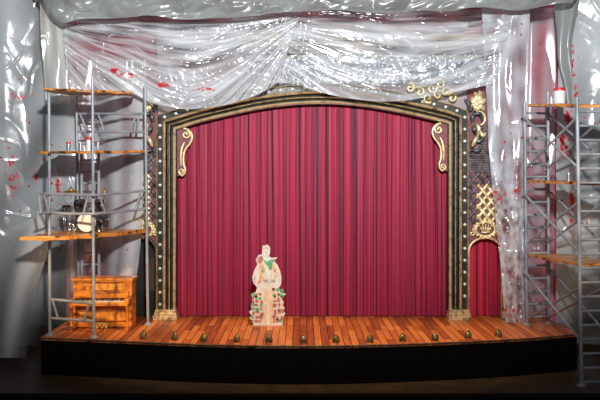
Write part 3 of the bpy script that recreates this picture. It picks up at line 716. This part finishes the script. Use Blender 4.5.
# ------------------------------------------------------------------ footlights along the stage edge
fl = [(143.5, 337.4), (175, 338.6), (204, 339.8), (237, 340.6), (269, 341.2), (303, 341.6), (336, 341.4), (370, 341), (402.5, 340), (435, 339.2), (468, 336.6), (498, 335.2)]
ords = ['nearest the piano', 'second along from the piano', 'third along from the piano', 'just left of the paper figure', 'just right of the paper figure', 'sixth along from the piano', 'seventh along from the piano', 'eighth along from the piano', 'ninth along from the piano', 'just before the right foot of the arch', 'under the narrow doorway curtain', 'closest to the tall ladder scaffold']
def footlight(q, lab):
    t = thing('footlight', lab, 'lamp', q, 'brass footlights along the stage edge')
    bm = bmesh.new(); lathe(bm, [(0, 0), (.062, 0), (.064, .012), (.05, .022), (.03, .03), (0, .03)], q, (0, 0, 1), 16); obj('base', bm, M_dbrass, t, True, None, 40)
    bm = bmesh.new()          # shell hood: dome open toward the stage (+Y)
    nu_, nv_ = 14, 8; outer = []
    for sh, rr in ((0, .062), (1, .052)):
        vs = []
        for i in range(nv_ + 1):
            th = PI * .5 * i / nv_
            row = []
            for j in range(nu_ + 1):
                a = PI * 1.06 + (PI * .88) * j / nu_ 
                k = rr * (1 + .05 * math.cos(j * PI))
                row.append(bm.verts.new(q + V(math.cos(a) * k * math.cos(th * .96), math.sin(a) * k * math.cos(th * .96), .028 + (.098 if sh == 0 else .09) * math.sin(th))))
            vs.append(row)
        outer.append(vs)
    for vs in outer:
        for i in range(nv_):
            for j in range(nu_): bm.faces.new((vs[i][j], vs[i][j + 1], vs[i + 1][j + 1], vs[i + 1][j]))
    for j in (0, nu_):
        for i in range(nv_): bm.faces.new((outer[0][i][j], outer[0][i + 1][j], outer[1][i + 1][j], outer[1][i][j]))
    obj('hood', bm, M_dbrass, t, True, None, 50)
    bm = bmesh.new(); bmesh.ops.create_uvsphere(bm, u_segments=12, v_segments=8, radius=.02, matrix=Matrix.Translation(q + V(0, -.0, .14)))
    tube(bm, [q + V(0, -.005, .115), q + V(0, 0, .135)], .01, 8); obj('finial', bm, M_brass, t, True)
    bm = bmesh.new(); lathe(bm, [(.012, .03), (.026, .05), (.026, .07), (.012, .088), (0, .09)], q + V(0, .012, 0), (0, 0, 1), 12); obj('bulb', bm, M_white, t, True)
for (x, y), w in zip(fl, ords): footlight(PZ(x, y + 1.2, 0), 'small brass footlight at the stage edge, ' + w)

# ------------------------------------------------------------------ paper figure
Yf = PZ(266, 325.5, 0).y
pf = thing('paper_figure', 'flat paper cutout of a man in vest and floral chaps standing before the curtain', 'cutout', V(P(267, 0, Yf).x, Yf, 0))
def Z_(x, y, dy=0): return P(240 + x / 4.44, 240 + y / 4.44, Yf) + V(0, -dy, 0)
def lay(name, pts, mat, depth, lab=None, base=0.0, par=None):
    bm = bmesh.new(); polys = pts if isinstance(pts[0], list) else [pts]
    for pl in polys: plate(bm, [Z_(x, y, base + depth) for x, y in pl], depth)
    return obj(name, bm, mat, pf, False, lab)
sil = [(100, 32), (105, 26), (112, 29), (119, 22), (127, 28), (134, 38), (133, 60), (128, 76), (140, 82), (166, 80), (152, 98), (166, 112), (178, 140), (184, 170), (182, 200), (173, 214), (180, 234), (204, 242), (190, 256), (186, 266), (194, 280), (190, 292), (198, 306), (192, 318), (201, 330), (190, 345), (189, 378), (60, 378), (58, 362), (42, 352), (50, 338), (40, 322), (54, 310), (48, 296), (62, 284), (54, 268), (66, 254), (56, 242), (70, 234), (76, 214), (60, 194), (54, 168), (64, 136), (78, 110), (70, 92), (82, 70), (98, 66), (99, 50)]
bm = bmesh.new(); plate(bm, [Z_(x, y) + V(0, 0, .012) for x, y in sil], .022); obj('card', bm, M_card, pf)
bm = bmesh.new(); a, b = Z_(58, 376), Z_(189, 384); box(bm, (a.x, Yf - .05, 0), (b.x, Yf + .07, .03), .004); obj('base', bm, noisy('pale clear acrylic', (.72, .60, .50), (.82, .72, .64), (5, 5, 5), .2), pf)
def ell(cx, cy, rx, ry, n=14, ph=0): return [(cx + rx * math.cos(ph + 2 * PI * k / n), cy + ry * math.sin(ph + 2 * PI * k / n)) for k in range(n)]
lay('face', ell(118, 58, 12.5, 19), M_skin, .004)
lay('facial_features', [ell(113, 55, 2.2, 1.5, 8), ell(124, 55, 2.2, 1.5, 8), [(117.5, 56), (119.5, 56), (120.5, 64), (116.5, 64)], [(113, 69), (123, 69), (121, 71.5), (115, 71.5)], [(110, 51), (116, 50.4), (116, 51.8), (110, 52.6)], [(121, 50.4), (127, 51), (127, 52.6), (121, 51.8)]], M_grey, .003, 'drawn eyes, nose and mouth', .004)
lay('hair', [[(104, 50), (102, 36), (108, 31), (113, 34), (119, 27), (126, 32), (131, 40), (131, 52), (127, 44), (118, 41), (109, 44)]], M_hair, .006)
lay('fur_collar', [[(74, 92), (84, 74), (98, 70), (104, 82), (98, 100), (86, 106)], [(142, 86), (162, 83), (150, 96)]], M_rose, .004)
lay('vest', [[(84, 108), (102, 98), (112, 130), (112, 172), (104, 178), (84, 196), (76, 190), (90, 150)], [(140, 104), (156, 110), (164, 140), (168, 164), (158, 172), (150, 168), (148, 130)]], M_vest, .004)
lay('vest_trim', [[(96, 150), (110, 140), (112, 172), (100, 176)], [(150, 146), (160, 142), (164, 160), (154, 166)]], M_hair, .003, None, .004)
lay('scarf', [[(104, 88), (120, 96), (142, 84), (150, 90), (142, 108), (144, 128), (132, 134), (124, 114), (112, 104)], [(98, 118), (106, 122), (104, 150), (97, 140)]], M_green, .006)
lay('belt', [[(104, 176), (158, 174), (158, 187), (104, 189)]], M_grey, .005)
lay('buckle', [ell(131, 181, 8, 5, 10)], M_hair, .004, None, .005)
lay('shirt_creases', [[(62, 160), (66, 150), (70, 186), (66, 190)], [(170, 140), (173, 150), (176, 190), (172, 186)], [(116, 140), (118, 140), (119, 172), (117, 172)], [(138, 142), (140, 142), (141, 172), (139, 172)]], M_grey, .003)
lay('trousers', [[(112, 196), (150, 196), (148, 250), (152, 372), (134, 372), (128, 250), (118, 300), (116, 372), (100, 372), (106, 270)]], M_tan, .004)
lay('shorts', [[(110, 190), (154, 190), (150, 220), (134, 226), (116, 222)]], M_cream, .003, None, .004)
rnd = random.Random(5); fl1 = []; gr1 = []
for (xa, xb, ya, yb_) in ((52, 100, 240, 372), (150, 190, 222, 372)):
    y = ya
    while y < yb_:
        x = xa + rnd.uniform(0, 8)
        while x < xb:
            (fl1 if rnd.random() < .74 else gr1).append(ell(x, y + rnd.uniform(-6, 6), rnd.uniform(5, 10), rnd.uniform(6, 11), 7, rnd.random() * 3)); x += rnd.uniform(14, 22)
        y += rnd.uniform(15, 19)
chap = [lay('chap', [(70, 232), (88, 226), (106, 200), (108, 260), (100, 372), (62, 374), (60, 362), (48, 350), (54, 336), (46, 322), (58, 310), (54, 296), (66, 284), (60, 270), (70, 256)], M_cream, .004, 'frilled cream chap with printed flowers'),
        lay('chap', [(152, 200), (170, 222), (178, 236), (182, 266), (188, 282), (185, 292), (192, 306), (187, 318), (194, 330), (185, 345), (184, 374), (152, 372), (148, 260)], M_cream, .004, 'frilled cream chap with printed flowers')]
for nm, ls, mt in (('printed_flower', fl1, M_rose), ('printed_leaf', gr1, M_green)):
    for pl in ls:
        cx = sum(p[0] for p in pl) / len(pl); o = lay(nm, [(min(max(x, 50), 194), y) for x, y in pl], mt, .003, None, .004)
        o.parent = chap[0 if cx < 125 else 1]; o.matrix_parent_inverse = Matrix()
lay('leaf_tip', [(176, 240), (204, 242), (190, 254), (178, 252)], M_green, .007)

# ------------------------------------------------------------------ plastic sheets
def interp(pts, t):
    """x,y along a polyline by parameter t (0..1, by point spacing)"""
    pts = np.array(pts, float); d = np.r_[0, np.cumsum(np.hypot(*np.diff(pts, axis=0).T))]; d /= d[-1]
    return np.interp(t, d, pts[:, 0]), np.interp(t, d, pts[:, 1])
def smth(pts, n=8):
    q = smoothline([V(x, y, 0) for x, y in pts], n); return [(p.x, p.y) for p in q]
def sheet(label, top, bot, Yfn, mat, nu, nv, seed, dep, paint=(), sides=None, milk=None, group='clear plastic sheets hung around the stage'):
    uu, vv = np.meshgrid(np.linspace(0, 1, nu), np.linspace(0, 1, nv))
    tx, ty = interp(smth(top), uu); bx, by = interp(smth(bot), uu)
    px = tx + (bx - tx) * vv; py = ty + (by - ty) * vv
    if sides:
        lx, ly = interp(smth(sides[0]), vv); rx, ry = interp(smth(sides[1]), vv)
        px = lx + (rx - lx) * uu; py = np.where(True, ly + (ry - ly) * uu, py)
    Y = Yfn(uu, vv, px, py)
    d0 = Y + 14
    X = (px - 300) * d0 / F; Zz = CAM_Z - (py - 180) * d0 / F
    Yd_ = Y + dep(uu, vv, px / 50., py / 50.)
    pa = np.zeros_like(px)
    for (cx, cy, rx_, ry_, s) in paint:
        pa = np.maximum(pa, s * np.exp(-((px - cx) / rx_) ** 2 - ((py - cy) / ry_) ** 2))
    me = gridmesh('plastic_sheet', np.stack([X, Yd_, Zz], -1), pa, milk(uu, vv, px / 50., py / 50.) if milk else None)
    o = link('plastic_sheet', me, mat, None, True); tag(o, label, 'plastic sheet', group)
    return o
PL_swag = plastic('milky film', .44, (.88, .90, .92), rough=.19, gain=2.0)
PL_thin = plastic('clear film', .36, (.84, .86, .89), rough=.18, gain=1.7)
PL_val = plastic('grey folded film', .80, (.36, .38, .37), rough=.28, gain=.8, spots=.2)
PL_side = plastic('grey film', .60, (.78, .82, .82), rough=.19, gain=.8, spots=.8)
PL_leg = plastic('crumpled film', .48, (.80, .82, .86), rough=.17, gain=2.6, spots=.9)
PL_pale = plastic('pale heavy film', .56, (.78, .76, .70), rough=.22, gain=.7, spots=.3)
PL_film = plastic('pale film over ornament', .40, (.82, .84, .86), rough=.18, gain=1.1, spots=.6)
PL_back = plastic('film over maroon wall', .30, (.78, .78, .82), rough=.18, gain=1.2, spots=.6)
def rg(x, y, s): return np.abs(pn(x, y, s))
def crease(x, y, s, w=.05):                 # thin sparse fold lines
    a = np.exp(-(pn(x, y, s) / w) ** 2); return a * sm(pn(x * .9 + 7, y * .9, s + 50), -.05, .3)

# swag over the upper left of the arch: folds hang in U curves from both upper corners
def w_sw1(u_, v):
    sh = .16 + .84 * np.sin(PI * np.clip(.06 + .9 * u_, 0, 1)) ** .8
    return v / sh + .05 * pn(u_ * 2.2, v * 2, 5) + .015 * pn(u_ * 7, v * 6, 6)
def dep_sw1(u_, v, x, y):
    w = w_sw1(u_, v); w = np.minimum(w, 1.15 + .12 * (w - 1.15)); k = sm(v, .02, .2)
    f = .020 * np.sin(w * 26 + 3 * pn(u_ * 1.4, w * 4, 7)) * k + .006 * np.sin(w * 66 + 4 * pn(u_ * 2, w * 5, 9)) * k
    f += .07 * pn(u_ * 2.6 + 3, w * 5, 8) + .02 * pn(u_ * 5, w * 15, 10) - .024 * crease(u_ * 3, w * 8, 13) - .018 * crease(u_ * 5 + w * 2, w * 12, 14) - .008 * crease(u_ * 10 - v * 5, v * 6, 15)
    f -= .014 * crease(u_ * 9 + v * 6, v * 4 - u_ * 4, 16, .04)
    return f - .16 * np.sin(PI * np.clip(v, 0, 1)) ** .8 - .045 * crinkle(x * 1.3, y * 1.6, 21, 1.0)
def milk1(u_, v, x, y):
    w = w_sw1(u_, v); return .50 * pn(u_ * 2.2, w * 5, 25) + .42 * pn(u_ * 5, w * 14, 26) + .30 * pn(u_ * 9 + v * 3, w * 34, 28) + .35 * crease(u_ * 3, w * 8, 29, .05) + .16 * sm(v, .55, 1) - .28 * (1 - sm(v, .0, .22)) + .2 * sm(v, .94, 1)
sheet('bulging plastic swag spattered with red hanging over the upper left arch corner', [(64, 14), (140, 14), (220, 14), (302, 10)], [(72, 94), (100, 91), (130, 93), (155, 104), (185, 109), (215, 107), (240, 101.5), (262, 93), (279, 81)],
      lambda u_, v, px, py: -.34 - .12 * v, PL_swag, 560, 260, 1, dep_sw1,
      [(115, 72, 7, 4, 1), (127, 76, 30, 4, .62), (165, 86, 14, 4, .9), (205, 90, 16, 3, .75), (170, 78, 7, 3, .6)], milk=milk1)
def w_sw2(u_, v): return v / (.42 + .58 * np.sin(PI * np.clip(.12 + .62 * u_, 0, 1))) + .05 * pn(u_ * 2.5, v * 2, 15)
def dep_sw2(u_, v, x, y):
    w = w_sw2(u_, v)
    f = .012 * np.sin(w * 24 + 3 * pn(u_ * 1.5, w * 4, 17)) + .06 * pn(u_ * 2.2, w * 5, 18) + .015 * pn(u_ * 6, w * 16, 20) - .012 * crease(u_ * 5 + v * 3, w * 6 - u_ * 3, 22) - .010 * crease(u_ * 7 - v * 2, w * 9 + u_ * 3, 23) - .012 * crease(u_ * 9 - w * 6, w * 4 + u_ * 6, 27, .04)
    g = .022 * np.sin(u_ * 130 + v * 5 + 4 * pn(u_ * 6, v * 1.2, 19)) * (1 - sm(u_, .04, .15)) 
    g += .022 * np.sin(u_ * 100 + v * 6 + 3 * pn(u_ * 8, v, 24)) * sm(u_, .86, 1)
    return f + g - .10 * np.sin(PI * v) - .02 * crinkle(x * 1.2, y * 1.6, 31, 1.0)
def milk2(u_, v, x, y):
    w = w_sw2(u_, v); return .42 * pn(u_ * 2.2, w * 5, 35) + .36 * pn(u_ * 5, w * 13, 36) + .25 * pn(u_ * 9, w * 30, 38) + .3 * crease(u_ * 3 + v, w * 6, 39, .05) - .30 * (1 - sm(v, .05, .26)) + .22 * np.exp(-((v - .33) / .09) ** 2) + .15 * sm(v, .9, 1)
sheet('thinner plastic swag across the right of the arch top, showing the frieze', [(284, 10), (360, 11), (430, 10), (515, 8)], [(277, 82), (296, 84.5), (320, 92), (345, 97.5), (372, 101), (402, 101), (430, 96.5), (460, 91), (492, 84)],
      lambda u_, v, px, py: -.34 - .10 * v, PL_thin, 540, 220, 2, dep_sw2, [(365, 50, 20, 2.5, .55), (320, 48, 30, 3, .4)], milk=milk2)
# valance of rolled grey film along the very top
def dep_val(u_, v, x, y):
    return sm(v, .1, .4) * (-.12 * rg(x * 1.1, y * 1.8, 41) - .05 * rg(x * 2.6 + y * 2, y * 4, 42) + .10 * pn(x * .8, y * 1.5, 43) - .10 * np.sin(PI * v) - .02 * crease(x * 1.5 + y * 2, y * 3 - x, 45, .06) + .014 * np.sin(u_ * 150 + 9 * pn(u_ * 14, v * 2, 44)) * (1 - v))
sheet('crumpled grey plastic bunched along the very top edge', [(36, -22), (200, -22), (400, -22), (580, -22)], [(40, -4), (52, 12), (64, 24), (84, 19.5), (120, 18.5), (150, 16.5), (180, 19.5), (215, 18.5), (245, 17.5), (280, 13), (330, 11.5), (380, 13.5), (420, 11.5), (450, 12), (480, 8.5), (520, 10), (548, 5), (572, 3)],
      lambda u_, v, px, py: .53 - 1.33 * sm(v, 0, .42), PL_val, 620, 80, 3, dep_val, milk=lambda u_, v, x, y: .5 * pn(x * 1.2, y * 1.6, 46) + .2 * sm(v, .93, 1))
# crumpled leg hanging right of the arch
def dep_leg(u_, v, x, y):
    return .017 * np.sin(u_ * 14 + 4 * pn(v * 3, u_ * 1.5, 52)) - .03 * rg(x * 1.6, y * .7, 53) + .03 * pn(x * 3, y * 1.5, 57) - .005 * crease(u_ * 1.6 + v * 5, v * 9, 55, .09) - .006 * crease(u_ * 2 - v * 8, v * 12 + u_, 56, .08) - .05 * sm(v, .4, .8) * crinkle(x * 2, y * 2, 58, 1.3)
sheet('narrow crumpled plastic strip hanging down right of the arch', [(482, 8), (530, 8)], [(504, 324.4), (526, 324.4)],
      lambda u_, v, px, py: -.42 + .0 * v, PL_leg, 100, 560, 4, dep_leg,
      [(500, 195, 9, 18, .66), (516, 192, 6, 10, .7), (494, 120, 6, 30, .3), (492, 150, 6, 14, .4), (508, 312, 10, 10, .75), (498, 240, 5, 24, .6)],
      sides=([(482, 8), (484, 60), (486.5, 100), (489, 150), (493, 195), (498, 245), (503, 300), (505, 324.4)], [(530, 8), (528, 60), (525.5, 120), (524.5, 200), (525, 280), (526, 324.4)]), milk=lambda u_, v, x, y: .4 * pn(u_ * 4, v * 5, 59) + .4 * pn(u_ * 3, v * 14, 60) + .5 * sm(v, .4, .7) * pn(u_ * 7, v * 45, 61) + .06)
# film on the wall behind the left scaffold
def dep_bl(u_, v, x, y):
    return .030 * np.sin(u_ * 18 + 3 * pn(v * 2, u_ * 2, 62)) - .04 * rg(x * 1.5, y * .6, 63) + .05 * pn(x * 1.5, y * .6, 64) - .012 * crease(x * 1.3, y * .4, 65)
sheet('clear plastic over the maroon wall behind the drum scaffold', [(62, 60), (146, 60)], [(66, 318), (134, 318)],
      lambda u_, v, px, py: .36 - .58 * sm(u_, .35, .8), PL_film, 160, 400, 5, dep_bl, [(112, 130, 10, 20, .2)],
      sides=([(62, 60), (66, 150), (70, 250), (72, 318.5)], [(146, 60), (145, 150), (142, 225), (134, 300), (133, 318.5)]), milk=lambda u_, v, x, y: .5 * pn(u_ * 5, v * 1.5, 66) - .1 + .3 * sm(u_, .4, .65))
# broad side film left of the stage
def big(u_, v, x, y, n, s):
    q = (.06 * np.sin(u_ * n + 2.6 * pn(v * 1.5, u_ * 1.2, s)) + .10 * pn(x * .9, y * .45, s + 1) - .06 * rg(x * .8 + y * .3, y * .4, s + 2) - .03 * rg(x * 1.8 - y * .8, y * 1.1 + x * .3, s + 6))
    for k, (a, b, c, d, h, w_) in enumerate(((1.1, -.4, .1, .45, .012, .07), (1.4, .7, -.3, .7, .009, .06), (.9, -1.0, .4, .9, .008, .05))):
        q = q - h * crease(x * a + y * b, x * c + y * d, s + 10 + k, w_)
    return q - .008 * crinkle(x * 2, y * 1.5, s + 4, 1.0)
def mbig(s): return lambda u_, v, x, y: .4 * pn(x * .8, y * .4, s) + .3 * pn(x * 1.6 + y * .4, y * .7, s + 1)
sheet('tall grey plastic sheet at the far left spotted with red', [(-45, -16), (80, -16)], [(-45, 345), (66, 345)],
      lambda u_, v, px, py: -.30 + .35 * u_, PL_side, 240, 500, 6, lambda u_, v, x, y: big(u_, v, x, y, 11, 71),
      [(16, 97, 13, 8, .72), (29, 90, 6, 9, .5), (8, 170, 10, 60, .5), (14, 180, 8, 34, .66), (34, 172, 10, 18, .55), (45, 200, 14, 16, .5), (60, 185, 10, 26, .6), (45, 165, 20, 30, .35)],
      sides=([(-45, -16), (-45, 345)], [(64, -16), (70, 50), (77, 100), (77, 200), (72, 300), (68, 345)]), milk=lambda u_, v, x, y: mbig(75)(u_, v, x, y) + .06 - .42 * sm(v, .6, .78))
# narrow hanging fold left of the swag
def dep_nf(u_, v, x, y):
    return .035 * np.sin(u_ * 10 + 2 * pn(v * 2, u_, 82)) - .06 * rg(x * 1.4, y * .5, 83) - .014 * crease(u_ * 2, v * 1.5, 85)
sheet('pale folded plastic strip hanging above the top scaffold board on the left', [(40, 0), (66, 16)], [(46, 105), (78, 104)],
      lambda u_, v, px, py: -.42 + 0 * v, PL_pale, 80, 180, 7, dep_nf, milk=lambda u_, v, x, y: .5 * pn(u_ * 4, v * 1.2, 86))
# pale heavy sheet sweeping down to the floor in front, lower left
sheet('pale plastic sheet sweeping down to the floor at the left of the stage', [(-40, 226), (78, 205)], [(-40, 352), (29, 352)],
      lambda u_, v, px, py: -.66 - .40 * v, PL_pale, 160, 220, 8, lambda u_, v, x, y: big(u_, v, x, y, 10, 91) * .8 - .07 * np.exp(-((u_ - .80 + .10 * v) / .12) ** 2), [(20, 240, 20, 10, .35)],
      sides=([(-40, 250), (-40, 300), (-40, 358)], [(62, 205), (56, 228), (47, 255), (38, 290), (31, 330), (27, 357)]), milk=lambda u_, v, x, y: -.42 + .85 * np.exp(-((u_ - .82 + .10 * v) / .13) ** 2) + .3 * pn(x, y * .5, 95))
# right: film over maroon wall between strip and grey sheets
def dep_br(u_, v, x, y):
    return .025 * np.sin(u_ * 10 + 3 * pn(v * 2.4, u_, 102)) - .04 * rg(x * 1.5, y * .7, 103) - .012 * crease(x * 1.5, y * .6, 104)
sheet('plastic film over the maroon wall behind the tall ladder scaffold', [(520, 8), (556, 8)], [(522, 321), (552, 321)],
      lambda u_, v, px, py: .32 + 0 * v, PL_back, 70, 420, 9, dep_br, [(540, 300, 12, 16, .55), (535, 190, 14, 40, .3), (542, 70, 10, 40, .3)], milk=lambda u_, v, x, y: .4 * pn(u_ * 3, v * 4, 105) + .3 * sm(v, .7, .95) * pn(x * 3, y * 3, 106))
sheet('tall grey plastic sheet at the far right smeared with red', [(556, -16), (650, -16)], [(556, 344), (650, 344)],
      lambda u_, v, px, py: -.02 - .25 * u_, PL_side, 180, 480, 10, lambda u_, v, x, y: big(u_, v, x, y, 8, 111),
      [(572, 66, 4, 34, .7), (575, 90, 5, 14, .6), (568, 118, 7, 16, .8), (562, 142, 4, 22, .85), (568, 150, 5, 16, .75), (572, 205, 4, 30, .85), (582, 115, 10, 14, .5), (585, 130, 14, 10, .4)], milk=mbig(115))
def dep_rd(u_, v, x, y):
    return .05 * np.sin(u_ * 7 + 1.4 * pn(v * 2, u_, 122)) - .05 * rg(x * 1.6, y * .8, 123)
sheet('thick grey curled plastic edge hanging above the white tub', [(553, 2), (580, 0)], [(562, 104), (574, 104)],
      lambda u_, v, px, py: -.36 + 0 * v, PL_val, 50, 130, 11, dep_rd, [(574, 70, 5, 30, .8)],
      sides=([(554, 2), (556, 40), (558, 60), (563, 80), (566, 104)], [(580, 0), (574, 30), (572, 60), (574, 104)]))

# ------------------------------------------------------------------ light
def area(name, loc, tgt, size, energy, col, spread=PI):
    l = bpy.data.lights.new(name, 'AREA'); l.shape = 'DISK'; l.size = size; l.energy = energy; l.color = col; l.spread = spread
    o = bpy.data.objects.new(name, l); COL.objects.link(o); o.location = loc
    o.rotation_euler = (Vector(tgt) - Vector(loc)).to_track_quat('-Z', 'Y').to_euler(); return o
def spot(name, loc, tgt, energy, cone, blend, size, col, sx=1.0):
    s = bpy.data.lights.new(name, 'SPOT'); s.energy = energy; s.spot_size = math.radians(cone); s.spot_blend = blend; s.shadow_soft_size = size; s.color = col
    o = bpy.data.objects.new(name, s); COL.objects.link(o); o.location = loc; o.scale = (sx, 1, 1)
    o.rotation_euler = (Vector(tgt) - Vector(loc)).to_track_quat('-Z', 'Y').to_euler()
spot('flash', (.6, -13.6, 6.3), (.2, 0, 5.5), 8900, 57, 1.0, .3, (.96, .98, 1.0), 2.3)
spot('floor_fill', (.3, -4.2, 8.0), (.3, -1.55, 0), 2300, 24, .7, .25, (1, .74, .46), 2.8)  # added warm fill to brighten the plank floor, cone kept off the curtain
spot('warm_fill_left', (-5.2, -9, 5.2), (-3.75, -.9, .9), 3000, 17, .8, .25, (1, .66, .36), 1.0)  # added fill with no visible source, aimed to brighten the piano
spot('warm_fill_right', (5.5, -9, 6.0), (4.9, -1.2, 1.5), 1000, 22, .8, .25, (1, .68, .40), 1.0)  # added fill, brightens the lowest right board and nearby floor
w = bpy.data.worlds.new('World'); SC.world = w; w.use_nodes = True
w.node_tree.nodes['Background'].inputs[0].default_value = (.48, .53, .60, 1); w.node_tree.nodes['Background'].inputs[1].default_value = .16

# ------------------------------------------------------------------ camera
cd = bpy.data.cameras.new('camera'); cam = bpy.data.objects.new('camera', cd); COL.objects.link(cam)
cam.location = (0, CAM_Y, CAM_Z); cam.rotation_euler = (PI / 2, 0, 0)
cd.sensor_width = 36; cd.lens = F / 600 * 36; cd.shift_y = -20 / 600; cd.clip_end = 200
SC.camera = cam
SC.view_settings.view_transform = 'Standard'; SC.view_settings.look = 'None'; SC.view_settings.gamma = 1.0; SC.view_settings.exposure = 0.0
SC.cycles.transparent_max_bounces = 24
